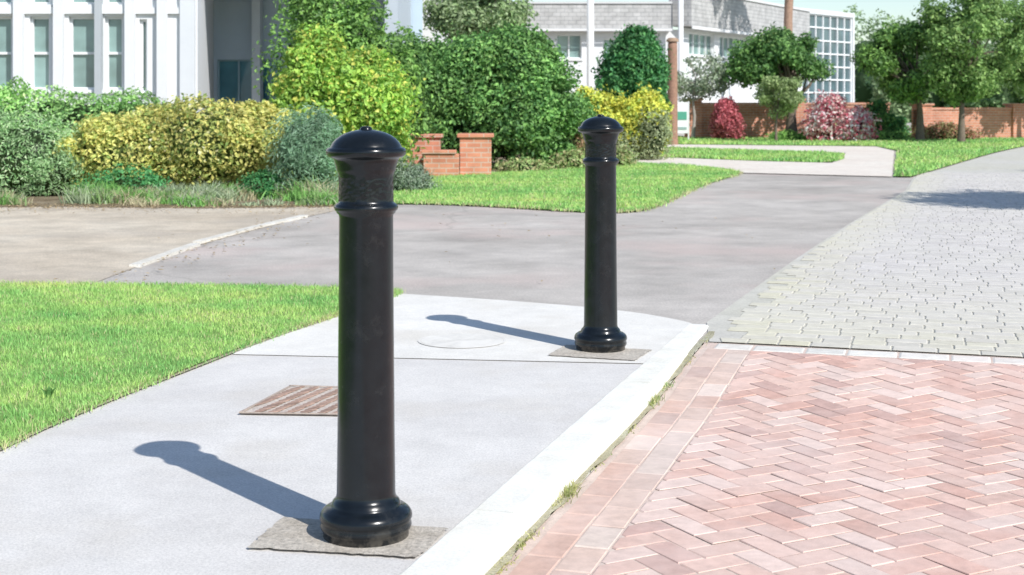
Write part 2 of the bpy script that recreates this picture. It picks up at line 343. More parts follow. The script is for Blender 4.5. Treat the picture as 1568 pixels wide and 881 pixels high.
def gcol(P,base=(.43,.68,.21),dry=(.66,.64,.34),pd=.05,seed=1):
    n=len(P); k=pnoise(P[:,:2],2.2,seed); k2=pnoise(P[:,:2],9,seed+1); C=np.array(base)[None]*(1+.16*k+.16*k2+rng.normal(0,.16,n))[:,None]
    C[:,0]*=(1+.2*k2+.16*k); d=rng.random(n)<pd*(1+1.5*np.clip(k2+k,0,2)); C[d]=np.array(dry)*rng.uniform(.7,1.1,(d.sum(),1)); return np.clip(C,.01,.85)
def lawn_blades(name,poly,n,h0,h1,wd,z,pd=.08,seed=1):
    q=scatter(poly,n); P=np.column_stack([q,np.full(n,z)]); mb=MB(); h=rng.uniform(h0,h1,n)*(1+.25*pnoise(q,3,seed+5)+.18*pnoise(q,13,seed+6)); blades(mb,P,h,np.full(n,wd),gcol(P,pd=pd,seed=seed),.9)
    mb.build(name,[M_grass])
lawnAv=[(-5.2,3.4)]+[p for p in edge if p[1]>3.4]+[p for p in top[1:] if p[0]>-5.2]+[(-5.2,9.2)]
lawn_blades('grass',lawnAv,150000,.012,.030,.0045,.018)
def edgegrass(mb,line,n,spread,h0,h1,wd,z,pd=.3,seed=3):
    L=np.array(line); d=np.linalg.norm(np.diff(L,axis=0),axis=1); c=np.concatenate([[0],np.cumsum(d)]); t=rng.uniform(0,c[-1],n)
    dens=pnoise(t[:,None],3.,seed); keep=rng.random(n)<.5+.5*dens; t=t[keep]; x=np.interp(t,c,L[:,0]);y=np.interp(t,c,L[:,1]); n=len(t)
    P=np.column_stack([x+rng.normal(0,spread,n),y+rng.normal(0,spread,n),np.full(n,z)]); blades(mb,P,rng.uniform(h0,h1,n),np.full(n,wd),gcol(P,pd=pd,seed=seed),1.4)
mb=MB(); edgegrass(mb,[p for p in edge if p[1]>2.5],9000,.016,.012,.034,.004,.012); edgegrass(mb,top,6000,.02,.015,.04,.005,.012)
edgegrass(mb,lawnB[:40],3500,.035,.02,.05,.012,.01,.5,21)
for k in range(26):
    a=k*2.4; P0=np.array([[-1.83+.01*math.cos(a),5.62+.01*math.sin(a),.02]]); blades(mb,P0,np.array([.04]),np.array([.010]),np.array([[.14,.30,.08]]),1.4)
mb.build('grass_edging',[M_grass])
lawn_blades('grass',lawnB,55000,.02,.055,.013,.014,seed=11)
lawn_blades('grass',lawnC,12000,.04,.08,.03,.018,seed=12)
lawn_blades('grass',lawnD,10000,.04,.09,.035,.018,seed=13)
lawn_blades('grass',[p for p in lawnE if p[1]<50],24000,.04,.09,.035,.018,seed=14)
mb=MB()
for y0,n,s,h in((4.52,110,.04,.04),(4.42,40,.03,.022),(4.05,120,.05,.014),(3.85,150,.05,.012),(5.85,80,.04,.032),(6.1,70,.05,.018),(5.4,50,.05,.012),(6.6,60,.06,.012),(7.1,70,.05,.012),(3.65,60,.04,.012),(4.9,40,.05,.01)):
    yy=rng.normal(y0,s,n); P=np.column_stack([kx(yy)+.142+np.abs(rng.normal(0,.014,n)),yy-.04,[zr(kx(v)+.16,v)-.002 for v in yy]]); blades(mb,P,rng.uniform(h*.4,h*1.1,n),np.full(n,.006),gcol(P,base=(.42,.46,.18),pd=.4),1.6)
mb.build('joint_weeds',[M_grass])
V=[];F=[]; ysj=np.linspace(2.5,7.3,90)
for i,y in enumerate(ysj):
    wj=.012+.012*(math.sin(y*9)+math.sin(y*23+1))/2+random.uniform(0,.008); x=kx(y)+.15; z=zr(x,y)+.0065; V+= [(x-.012,y,z),(x+max(wj,.002)+.004,y-.01,z)]
    if i: F.append((2*i-2,2*i-1,2*i+1,2*i))
mb=MB(); mb.add(V,F); mb.build('joint_silt',[M_dirt])

# drain grate: rusty slanted bars in a rim
gp=[(-1.03,5.36),(-.60,5.33),(-.50,5.82),(-.92,5.87)]; gc=np.mean(gp,0); mb=MB()
def gclip(P,m=0):
    for q in range(4):
        a=np.array(gp[q]);b=np.array(gp[(q+1)%4]); nn=np.array([-(b-a)[1],(b-a)[0]]); nn=nn/np.linalg.norm(nn); P=clip(P,a+nn*m,nn) if len(P)>=3 else P
    return P
for c in range(-8,9):
    for r in range(-22,23):
        ang=.95+random.gauss(0,.05); off=(c%2)*.014
        X=gc[0]+c*.062+r*.010; Y=gc[1]+r*.030+off; P=gclip(rect(X,Y,.075,.0145,ang),.012)
        if len(P)>=3 and area(P)>.0003: block(mb,P,lambda x,y:.0175,np.array([.40,.27,.21])*random.uniform(.7,1.3),ins=.0015,drop=.003,tilt=.0005)
for q in range(4):
    a=np.array(gp[q]);b=np.array(gp[(q+1)%4]); t=(b-a)/np.linalg.norm(b-a); n=np.array([-t[1],t[0]])
    block(mb,[tuple(a),tuple(b),tuple(b+n*.01-t*.01),tuple(a+n*.01+t*.01)],lambda x,y:.0172,(.50,.41,.34),ins=.001,drop=.003)
mb.build('drain_grate',[M_rust]); sheet('drain_grate_bed',gp,.0115,ground('grate_bed',[(.54,.46,.40),(.64,.56,.49),(.70,.62,.54)],big=9,mid=30))

# ---------------------------------------------------------------- bollards
m,nt,N,L,B=newmat('black_gloss_paint'); tc=N.new('ShaderNodeTexCoord').outputs['Object']
n=noise(N,L,tc,14,5,.7); r=ramp(N,L,n.outputs[0],[(.3,(.004,.006,.008)),(.7,(.009,.012,.015))])
spz=N.new('ShaderNodeSeparateXYZ'); L.new(tc,spz.inputs[0]); zz=ramp(N,L,spz.outputs[2],[(0,(1,1,1)),(.05,(0,0,0))]); nd=noise(N,L,tc,30,5); rd=ramp(N,L,nd.outputs[0],[(.45,(0,0,0)),(.62,(.5,.5,.5))])
nds=noise(N,L,tc,6,6,.8); rds=ramp(N,L,nds.outputs[0],[(.56,(0,0,0)),(.75,(.10,.10,.10))])
mk=mix(N,L,zz.outputs[0],rd.outputs[0],1.,'MULTIPLY'); c0=mix(N,L,r.outputs[0],(.16,.14,.11),mk); L.new(mix(N,L,c0,(.20,.19,.17),rds.outputs[0]),B.inputs['Base Color'])
rr=ramp(N,L,n.outputs[0],[(.3,(.16,)*3),(.7,(.28,)*3)]); L.new(rr.outputs[0],B.inputs['Roughness']); B.inputs['Specular IOR Level'].default_value=.40
n2=noise(N,L,tc,45,3); b=N.new('ShaderNodeBump'); b.inputs['Strength'].default_value=.10; b.inputs['Distance'].default_value=.002; L.new(n2.outputs[0],b.inputs['Height']); L.new(b.outputs[0],B.inputs['Normal'])
M_bol=m
prof=[(0,1.113),(.008,1.1125),(.014,1.110),(.017,1.106),(.0165,1.1035),(.024,1.1025),(.040,1.099),(.056,1.094),(.070,1.087),(.082,1.078),(.091,1.068),(.096,1.059),(.0975,1.055),(.104,1.054),(.1085,1.049),(.109,1.041),(.1065,1.034),(.101,1.029),(.091,1.026),(.087,1.020),(.084,1.010),(.081,.998),(.080,.992),(.0765,.988),(.0755,.982)]
prof+=[(.0740,.976-.0040*i) for i in range(17)]
prof+=[(.0745,.907),(.079,.903),(.085,.899),(.087,.892),(.085,.885),(.081,.883),(.080,.878),(.0745,.873),(.0735,.866),(.074,.70),(.0757,.50),(.0775,.30),(.0795,.118),(.081,.108),(.086,.101),(.091,.096),(.094,.088),(.096,.083),(.108,.079),(.118,.072),(.1245,.062),(.1255,.052),(.122,.045),(.121,.042),(.123,.036),(.124,.03),(.121,.022),(.116,.018),(.116,-.02)]
def bollard(x,y,z,rot):
    mb=MB(); k=96; V=[];F=[]; g=np.random.default_rng(3)
    for r,h in prof[1:]:
        nk=.909<h<.9765
        for i in range(k):
            a=2*math.pi*i/k; q=r+(g.uniform(-.0011,.0011) if nk else 0); V.append((q*math.cos(a),q*math.sin(a),h))
    V.append((0,0,prof[0][1])); m_=len(prof)-1
    for i in range(m_-1):
        for q in range(k): q2=(q+1)%k; F.append((i*k+q2,i*k+q,(i+1)*k+q,(i+1)*k+q2))
    for q in range(k): F.append((q,(q+1)%k,m_*k))
    mb.add(V,F,smooth=True); ob=mb.build('bollard',[M_bol]); ob.location=(x,y,z); ob.rotation_euler=(0,0,rot); return ob
bollard(-.397,3.87,.012,.3); bollard(.42,6.74,.012,1.1)

# ---------------------------------------------------------------- vegetation
def leaves(mb,P,Nn,size,cols,mat=0,asp=.55,rnd=.8):
    n=len(P); Nn=Nn+rng.normal(0,rnd,(n,3)); Nn/=np.linalg.norm(Nn,axis=1)[:,None]; r=rng.normal(size=(n,3)); t=np.cross(Nn,r); t/=np.linalg.norm(t,axis=1)[:,None]; b=np.cross(Nn,t)
    s=(size*rng.uniform(.6,1.3,n))[:,None]
    V=np.stack([P-t*s*.5,P+b*s*asp*.5+Nn*s*.12,P+t*s*.5,P-b*s*asp*.5+Nn*s*.12],1).reshape(-1,3); i=np.arange(n)[:,None]*4
    mb.add(V,np.concatenate([i+np.array([[0,1,2]]),i+np.array([[0,2,3]])]),np.repeat(cols,4,0),mat)
def palette(P,pal,seed,freq=3.,amp=.22):
    n=len(P); cs=np.array([c for c,_ in pal]); ws=np.array([w for _,w in pal],float); k=pnoise(P,freq,seed)
    ws=ws/ws.sum(); cum=np.cumsum(ws); r=np.clip(rng.random(n)*.75+.25*(k*.5+.5),0,.9999); idx=np.searchsorted(cum,r)
    return np.clip(cs[idx]*(1+amp*pnoise(P,freq*2.2,seed+3)+rng.normal(0,.15,n))[:,None],.005,.85)
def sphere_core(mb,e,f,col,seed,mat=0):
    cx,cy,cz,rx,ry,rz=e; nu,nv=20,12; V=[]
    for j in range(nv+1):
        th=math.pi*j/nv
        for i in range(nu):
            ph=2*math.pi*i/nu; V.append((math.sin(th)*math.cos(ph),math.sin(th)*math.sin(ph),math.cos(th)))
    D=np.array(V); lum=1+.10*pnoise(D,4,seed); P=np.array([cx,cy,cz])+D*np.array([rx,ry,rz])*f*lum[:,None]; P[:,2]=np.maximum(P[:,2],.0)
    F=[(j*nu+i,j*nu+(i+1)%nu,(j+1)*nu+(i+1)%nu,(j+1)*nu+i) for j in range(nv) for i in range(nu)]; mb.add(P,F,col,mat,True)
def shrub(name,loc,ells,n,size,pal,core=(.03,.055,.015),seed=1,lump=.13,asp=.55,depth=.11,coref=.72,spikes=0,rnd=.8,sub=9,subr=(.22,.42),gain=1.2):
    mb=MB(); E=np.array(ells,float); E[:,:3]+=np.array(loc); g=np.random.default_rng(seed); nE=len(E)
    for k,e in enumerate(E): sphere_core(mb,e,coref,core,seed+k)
    S=[]
    for e in E:
        for _ in range(sub):
            d=g.normal(size=3); d[2]=abs(d[2])*.9 if g.random()<.7 else d[2]; d[1]=-abs(d[1]) if g.random()<.75 else d[1]; d/=np.linalg.norm(d)
            rs=min(e[3:])*g.uniform(*subr); S.append([*(e[:3]+d*e[3:]*g.uniform(.82,1.0)),rs*1.1,rs,rs*g.uniform(.8,1.25)])
    A=np.vstack([E,np.array(S)]) if S else E
    ar=np.array([e[3]*e[5]+e[4]*e[5]+e[3]*e[4] for e in A]); ar[nE:]*=1.1; ar/=ar.sum()
    idx=g.choice(len(A),int(n*1.9),p=ar); D=rng.normal(size=(len(idx),3)); D/=np.linalg.norm(D,axis=1)[:,None]; e=A[idx]
    Pn=e[:,:3]+D*e[:,3:]; lum=1+lump*pnoise(Pn,3.2,seed)+lump*.7*pnoise(Pn,8.5,seed+9)
    rad=lum*(1-np.abs(rng.normal(0,depth,len(idx)))*np.where(idx>=nE,2,1)+np.minimum(rng.exponential(.02+spikes,len(idx)),.1+spikes*2))
    P=e[:,:3]+D*e[:,3:]*rad[:,None]; ok=P[:,2]>.03
    for k in range(nE):
        q=(P-E[k,:3])/E[k,3:]; ins=(q**2).sum(1)<.5; ins&=(idx!=k); ok&=~ins
    P=P[ok][:n]; D=D[ok][:n]; c=palette(P,pal,seed)*gain; c*=(.75+.5*g.random(len(A)))[idx[ok][:n]][:,None]
    leaves(mb,P,D+np.array([0,0,.35]),size,np.clip(c,0,.85),asp=asp,rnd=rnd)
    return mb.build(name,[M_leaf],origin=loc)
G1=[((.18,.33,.09),5),((.26,.45,.11),3),((.10,.2,.055),3),((.36,.50,.17),1)]
G2=[((.15,.30,.09),5),((.23,.42,.12),3),((.07,.17,.05),3),((.34,.49,.17),1)]
GD=[((.07,.23,.08),5),((.13,.34,.11),3),((.04,.13,.04),3)]
YG=[((.20,.38,.07),2.5),((.36,.54,.10),3),((.60,.60,.13),1.2),((.28,.46,.09),3),((.62,.42,.14),.25)]
YE=[((.70,.63,.20),5),((.58,.57,.18),4),((.42,.48,.14),3),((.24,.34,.09),1.4),((.80,.74,.38),2)]
GY=[((.30,.38,.28),4),((.38,.45,.34),3),((.2,.29,.17),2)]
hed=[(-x,random.uniform(-.1,.1),.62+random.uniform(-.04,.04),.75,.75,.72) for x in np.arange(0,9,.62)]
shrub('hedge',(-5.4,20.3,0),hed,42000,.065,[((.28,.50,.15),5),((.38,.60,.22),4),((.17,.36,.10),3)],seed=21,lump=.06,sub=3,subr=(.15,.25))
shrub('grey_green_shrub',(-6.1,17.6,0),[(0,0,.42,.7,.5,.55),(-1.1,0,.4,.8,.5,.55),(.5,-.1,.25,.35,.4,.36)],16000,.055,[((.28,.44,.20),4),((.40,.54,.30),3),((.16,.30,.12),2)],seed=22,asp=.3,spikes=.14,lump=.24)
shrub('yellow_privet_shrub',(-4.35,17.9,0),[(.55,0,.62,1.05,.75,.58),(-.45,0,.48,.95,.75,.52),(-1.15,-.1,.28,.62,.5,.42),(1.1,.15,.6,.5,.5,.52)],27000,.064,YE,core=(.10,.14,.04),seed=23,lump=.10,sub=12,subr=(.14,.3),spikes=.02)
shrub('dark_green_groundcover',(-4.1,16.95,0),[(-.5,0,.12,.4,.25,.2),(1.1,.1,.10,.25,.25,.2)],2600,.05,[((.08,.28,.10),3),((.14,.38,.13),2)],seed=24,sub=2,spikes=.14,lump=.25)
shrub('tall_evergreen_shrub',(-2.32,18.7,0),[(0,0,1.15,.66,.6,.6),(-.25,.1,1.58,.4,.42,.45),(.3,.05,.75,.48,.5,.6),(-.48,0,.75,.36,.5,.5),(.1,0,.45,.65,.55,.5),(.32,.1,1.40,.30,.35,.38)],30000,.080,YG,core=(.06,.11,.03),seed=25,spikes=.13,lump=.3,sub=14,subr=(.25,.7),coref=.6)
shrub('tall_background_shrub',(-2.75,21.2,0),[(0,0,1.5,.7,.5,1.1),(-.2,0,2.25,.3,.35,.55),(.45,0,2.0,.35,.4,.7),(.75,.1,1.2,.7,.6,1.0)],17000,.085,G1,seed=26,spikes=.14,coref=.5,lump=.28,sub=10)
shrub('rosemary_shrub',(-2.42,17.1,0),[(0,0,.42,.32,.3,.5),(.12,0,.68,.18,.2,.34),(-.15,0,.6,.15,.2,.3)],12000,.07,[((.22,.36,.22),4),((.32,.46,.32),3),((.15,.26,.15),2)],seed=27,asp=.15,spikes=.26,rnd=.5,lump=.28)
shrub('large_green_shrub',(-.40,24.6,0),[(-.85,0,1.05,.85,.75,.95),(.15,0,1.15,1.0,.8,1.0),(.85,-.1,.9,.65,.65,.85),(-.35,.2,1.55,.6,.55,.6),(.55,.1,1.6,.6,.55,.55),(-1.25,.2,1.3,.5,.5,.65),(0,-.3,.55,1.35,.65,.6)],58000,.086,G2,seed=28,lump=.26,spikes=.10,sub=18,subr=(.22,.6),coref=.6)
shrub('variegated_shrub',(-1.95,19.9,0),[(0,0,.5,.33,.3,.42),(.05,0,.2,.4,.35,.3)],5000,.055,[((.6,.62,.25),3),((.72,.68,.4),2),((.3,.42,.14),2)],seed=29,spikes=.14,lump=.25)
shrub('low_silver_plant',(-1.50,18.3,0),[(0,0,.15,.33,.3,.26),(.25,0,.08,.25,.25,.15)],3200,.055,GY,seed=30,asp=.25,spikes=.25,lump=.25)
shrub('red_brown_shrub',(.95,25.2,0),[(0,0,.4,.35,.35,.5)],3500,.06,[((.38,.24,.14),3),((.30,.35,.13),2)],seed=31,spikes=.14)
shrub('low_green_plants',(1.1,23.9,0),[(-.9,-.7,.06,.4,.25,.12),(0,0,.1,.4,.3,.2),(.6,.9,.1,.4,.3,.22)],4200,.06,[((.34,.44,.17),3),((.46,.42,.22),2),((.24,.34,.12),2)],seed=36,spikes=.18)
shrub('golden_shrub',(1.9,27.9,0),[(-.35,0,.75,.4,.4,.65),(.25,0,.55,.5,.45,.55),(.75,.1,.72,.45,.4,.55)],13000,.085,[((.70,.66,.11),4),((.50,.56,.11),3),((.25,.38,.09),2)],seed=32,spikes=.12,lump=.28)
shrub('olive_shrub',(2.75,27.6,0),[(0,0,.45,.3,.3,.5),(-.9,-.2,.2,.7,.3,.3)],4500,.06,[((.30,.36,.19),3),((.40,.43,.24),2)],seed=33,spikes=.14)
shrub('round_evergreen_shrub',(2.75,32.5,0),[(0,0,2.05,.62,.55,.62),(.25,0,1.5,.5,.5,.5),(-.35,0,1.5,.4,.5,.6),(0,0,.8,.7,.6,.9)],16000,.11,GD,seed=34,lump=.26,spikes=.10)
mb=MB(); q=scatter([(-9,15.9),(-6,15.95),(-3.5,15.7),(-1.9,15.9),(-1.6,17.2),(-3,17.2),(-6,17.3),(-9,17.3)],1100); k=pnoise(q,2.1,44); q=q[(k>-.15)]
for i,(x,y) in enumerate(q):
    n=40; kk=math.sin(x*2.3)+math.sin(x*5.1+1); h=random.uniform(.08,.26)*(1+.35*kk*.5)*(.5+.5*min(1,(y-15.6)))
    P=np.column_stack([rng.normal(x,.07,n),rng.normal(y,.07,n),np.zeros(n)+.01])
    pal=[(.42,.50,.31),(.34,.50,.20),(.50,.55,.40),(.54,.49,.31),(.26,.52,.14)]; c=np.array(pal[int((math.sin(x*3.1+y*4)+1)*2.49)]) if random.random()<.7 else np.array(random.choice(pal))
    blades(mb,P,rng.uniform(.4,1,n)*h,np.full(n,.018),c*rng.uniform(.75,1.25,(n,1)),1.5)
mb.build('groundcover_plants',[M_grass])
mb=MB(); q=np.concatenate([scatter([(-9,15.2),(-1.8,15.3),(-1.7,15.9),(-9,16.2)],2600),scatter([(-9,14.3),(-2.2,14.6),(-1.7,15.5),(-9,15.6)],400),scatter([(-2.7,9.1),(-2.4,9.1),(-1.8,15),(-2.3,15)],160),scatter([(-3,9.1),(2,9),(3,14),(-3,15)],60)])
P=np.column_stack([q,np.full(len(q),.02)]); leaves(mb,P,np.tile([0,0,2.5],(len(P),1)).astype(float),.035,np.array([.45,.35,.21])*rng.uniform(.6,1.4,(len(P),1)),rnd=.4); mb.build('leaf_litter',[M_leaf])

def tree(name,loc,trunk,clumps,n,size,pal,seed,r0=.09,bark=(.2,.155,.12)):
    mb=MB(); loc=np.array(loc,float); t=[loc+np.array(p) for p in trunk]; rad=list(np.linspace(r0,r0*.45,len(t))); rad[0]*=1.35; tube(mb,t,rad,9,bark,1)
    C=np.array(clumps,float); C[:,:3]+=loc
    for c in C:
        a=t[-1] if rng.random()<.5 else t[-2]; mid=(a+c[:3])/2+rng.normal(0,.08,3)+np.array([0,0,-.08]); tube(mb,[a-np.array([0,0,.06]),mid,c[:3]],[r0*.4,r0*.25,.012],6,bark,1)
        for _ in range(2):
            e=c[:3]+rng.normal(0,.5,3)*c[3]; tube(mb,[c[:3]*.6+mid*.4,(c[:3]+e)/2,e],[r0*.18,.012,.006],5,bark,1)
    w_=C[:,3]**2; w_/=w_.sum(); idx=rng.choice(len(C),n,p=w_); D=rng.normal(size=(n,3)); D/=np.linalg.norm(D,axis=1)[:,None]
    rr=rng.random(n)**.5*(1+.3*pnoise(D*1.5+C[idx,:3]*3,4,seed))+np.minimum(rng.exponential(.08,n),.4); P=C[idx,:3]+D*rr[:,None]*C[idx,3][:,None]*np.array([1.1,1.1,.8])
    leaves(mb,P,D+np.array([0,0,.6]),size,palette(P,pal,seed,2.),0)
    return mb.build(name,[M_leaf,M_bark],origin=tuple(loc))
def crown(cx,cz,rx,rz,n,r,seed,ry=None):
    g=np.random.default_rng(seed); o=[]
    while len(o)<n:
        d=g.uniform(-1,1,3)
        if (d**2).sum()<1 and (d**2).sum()>.12: o.append((cx+d[0]*rx,d[1]*(ry or rx),cz+d[2]*rz,r*g.uniform(.55,1.35)))
    return o
T1=[((.22,.37,.11),4),((.32,.48,.15),3),((.13,.24,.07),3)]
tree('street_tree',(11.75,37.2,0),[(0,0,0),(.02,0,.9),(0,0,1.6),(.1,0,2.3)],crown(.15,2.65,1.25,1.35,40,.36,1),19000,.12,T1,41,.085)
tree('street_tree',(11.05,38.5,0),[(0,0,0),(0,0,.8),(-.05,0,1.4),(-.1,0,1.9)],crown(-.5,2.15,1.15,.95,32,.34,2),15000,.12,G1,42,.10)
tree('street_tree',(15.2,40.5,0),[(0,0,0),(0,0,1),(.05,0,1.7),(.1,0,2.4)],crown(-.2,2.6,1.5,1.4,34,.42,3),13000,.13,T1,43,.09)
tree('garden_tree',(7.9,40.2,0),[(0,0,0),(0,0,.7),(.05,0,1.2),(0,0,1.7)],crown(-.3,2.25,1.35,.7,38,.36,4,1.0),20000,.12,G2,44,.16)
tree('young_tree',(7.0,37.7,0),[(0,0,0),(.0,0,.5),(.05,0,.9),(.05,0,1.3)],crown(.1,1.3,.5,.55,16,.22,5),5000,.09,[((.32,.42,.17),3),((.40,.50,.23),2),((.22,.32,.12),2)],45,.035)
tree('wispy_tree',(5.2,40.9,0),[(0,0,0),(.05,0,.7),(0,0,1.2),(.1,0,1.7)],crown(.15,1.7,.95,.75,20,.30,6),3400,.11,[((.36,.44,.30),3),((.46,.51,.38),2)],46,.05,(.4,.36,.32))
tree('background_tree',(-.75,33,0),[(0,0,0),(0,0,1),(.1,0,1.8),(.1,0,2.6)],crown(.1,3.2,1.0,.85,24,.38,7),11000,.12,[((.28,.40,.17),3),((.40,.50,.27),3),((.16,.26,.11),2)],47,.1)
tree('background_tree',(-3.25,26.0,0),[(0,0,0),(0,0,1),(.1,0,2),(.1,0,2.6)],crown(.1,2.9,.5,.9,12,.28,8),4500,.10,[((.28,.40,.18),3),((.40,.50,.28),3),((.14,.24,.09),2)],48,.08)
tree('roadside_tree',(9.3,12.9,0),[(0,0,0),(0,0,1.3),(.1,0,2.2),(.1,0,3.2)],crown(0,3.9,1.5,1.3,26,.5,9),6500,.13,T1,49,.12)
tree('roadside_tree',(13.2,18.6,0),[(0,0,0),(0,0,1.3),(.1,0,2.2),(.1,0,3.2)],crown(0,4.3,1.8,1.4,28,.55,10),6500,.14,T1,50,.12)
shrub('red_leaf_shrub',(6.1,40.2,0),[(0,0,.5,.38,.35,.55),(-.1,0,.85,.22,.2,.3)],5000,.09,[((.40,.10,.12),4),((.60,.20,.22),2),((.24,.06,.06),2)],core=(.1,.03,.03),seed=61,spikes=.16,lump=.28)
shrub('pink_flowering_shrub',(8.85,38.6,0),[(-.3,0,.5,.45,.4,.5),(.45,0,.42,.45,.4,.42),(-.2,0,.95,.3,.3,.3)],8000,.10,[((.70,.30,.33),3),((.80,.64,.60),3),((.48,.12,.16),3),((.38,.4,.2),.6)],core=(.18,.06,.06),seed=62,spikes=.18,lump=.28)
shrub('dark_garden_shrub',(10.2,40.0,0),[(0,0,.55,.5,.4,.5),(.4,0,.35,.5,.4,.4)],7000,.10,GD+G2,seed=63,spikes=.16,lump=.28)
shrub('low_green_plants',(9.6,39.2,0),[(-.6,0,.12,.7,.3,.25),(.5,0,.1,.7,.3,.2),(-2,0,.1,.5,.3,.18)],5000,.08,G1,seed=64,spikes=.16)
shrub('red_brown_shrub',(12.1,39.6,0),[(0,0,.15,.8,.3,.28)],3500,.08,[((.36,.18,.12),3),((.28,.28,.12),2)],seed=65,spikes=.16)
mb=MB(); g=np.random.default_rng(5); E=[]
for x in np.arange(19.5,60,2.0): E.append((x,75+g.uniform(-3,5),2.4,1.9,2,g.uniform(2.2,3.4)))
for x in np.arange(14.6,22,1.1): E.append((x,53+g.uniform(-1,1),1.5,.9,1,g.uniform(1.4,2.4)))
E0=list(E)
for e in E0:
    for _ in range(7):
        d=g.normal(size=3); d/=np.linalg.norm(d); E.append((e[0]+d[0]*e[3],e[1]+d[1]*e[4],max(.8,e[2]+d[2]*e[5]),e[3]*.45,e[4]*.45,e[5]*.32))
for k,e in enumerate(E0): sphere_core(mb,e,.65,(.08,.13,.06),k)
E=np.array(E); idx=g.integers(0,len(E),60000); D=g.normal(size=(60000,3)); D/=np.linalg.norm(D,axis=1)[:,None]; P=E[idx,:3]+D*E[idx,3:]*(1+.2*pnoise(D*3+E[idx,:3],3,9)-np.abs(g.normal(0,.2,60000)))[:,None]
P=P[P[:,2]>0]; leaves(mb,P,P*0+np.array([0,-.3,.6]),.22,palette(P,[((.28,.40,.20),3),((.36,.48,.25),3),((.20,.29,.14),2)],77,.8)); mb.build('distant_trees',[M_leaf])

# ---------------------------------------------------------------- walls
def wall_obj(name,parts):
    mb=MB()
    for p in parts: box(mb,*p)
    ob=mb.build(name,[M_wallbrick]); bv=ob.modifiers.new('b','BEVEL'); bv.width=.008; bv.segments=1; return ob
wall_obj('low_brick_wall',[(-.80,-.32,21.7,22.1,0,.60),(-1.34,-.805,21.45,21.68,0,.36),(-1.68,-1.15,22.6,23.0,0,.57),(-1.37,-1.16,21.69,22.59,0,.36),(-.84,-.28,21.66,22.14,.602,.66),(-1.37,-.845,21.42,21.71,.362,.42),(-1.72,-1.11,22.56,23.04,.572,.63)])
mb=MB()
def lw(o,e,h):
    o=np.array(o,float);e=np.array(e,float); l=np.linalg.norm(e-o); d=(e-o)/l
    fbox(mb,o,d,0,l,0,.24,0,h); fbox(mb,o,d,-.03,l+.03,-.03,.27,h+.002,h+.06); k=0
    while k<=l:
        fbox(mb,o,d,k,k+.42,-.08,.32,0,h+.12); fbox(mb,o,d,k-.04,k+.46,-.12,.36,h+.122,h+.18); k+=3.1
lw((5.1,41.4),(11.2,42.2),1.02); lw((11.5,40.3),(34,47),.88)
mb.build('garden_brick_wall',[M_wallbrick])
mb=MB(); tube(mb,[(4.13,36.6,0),(4.13,36.6,.3),(4.13,36.6,2.5),(4.13,36.6,2.66)],[.15,.135,.125,.12],14,(.34,.20,.14)); tube(mb,[(4.13,36.6,2.66),(4.13,36.6,2.72),(4.13,36.6,2.76)],[.16,.155,.10],14,(.38,.26,.18)); mb.build('wooden_post',[M_bark],origin=(4.13,36.6,0))
mb=MB(); box(mb,4.50,4.82,38.98,39.02,.25,1.1,(.8,.8,.8)); box(mb,4.53,4.79,38.965,38.978,.62,.84,(.1,.35,.25)); box(mb,4.53,4.79,38.965,38.978,.35,.42,(.3,.4,.38))
box(mb,4.46,4.498,38.98,39.02,0,1.12,(.7,.7,.7)); box(mb,4.822,4.86,38.98,39.02,0,1.12,(.7,.7,.7)); mb.build('garden_sign',[M_white],origin=(4.66,39,0))
mb=MB(); tube(mb,[(2.48,45,0),(2.48,45,3),(2.48,45,7)],[.12,.115,.1],16,(.8,.8,.8)); tube(mb,[(2.48,45,0),(2.48,45,.25)],[.18,.17],16,(.75,.75,.75)); mb.build('white_pole',[M_white],origin=(2.48,45,0))
mb=MB(); pts=[(9.95+.05*math.sin(k),51,k*.8) for k in range(10)]; tube(mb,pts,[.2]+[.155]*9,12,(.40,.26,.19),1)
for k in range(22):
    a=k*2.4; tl=random.uniform(1.6,2.2); base=np.array([9.95,51,7.2]); sp_=[base+np.array([math.cos(a)*t*tl,math.sin(a)*t*tl,(.6+.4*math.sin(k))*t-1.5*t*t]) for t in(0,.33,.66,1)]; tube(mb,sp_,[.03,.02,.015,.005],4,(.15,.25,.06),1)
    T=rng.random(90); Pp=np.array([[np.interp(t,[0,.33,.66,1],[q[i] for q in sp_]) for i in range(3)] for t in T]); leaves(mb,Pp+rng.normal(0,.08,(90,3)),np.tile([0,0,1.],(90,1)),.4,np.array([.12,.24,.06])*rng.uniform(.7,1.2,(90,1)),0,asp=.12)
mb.build('palm_tree',[M_leaf,M_bark],origin=(9.95,51,0))

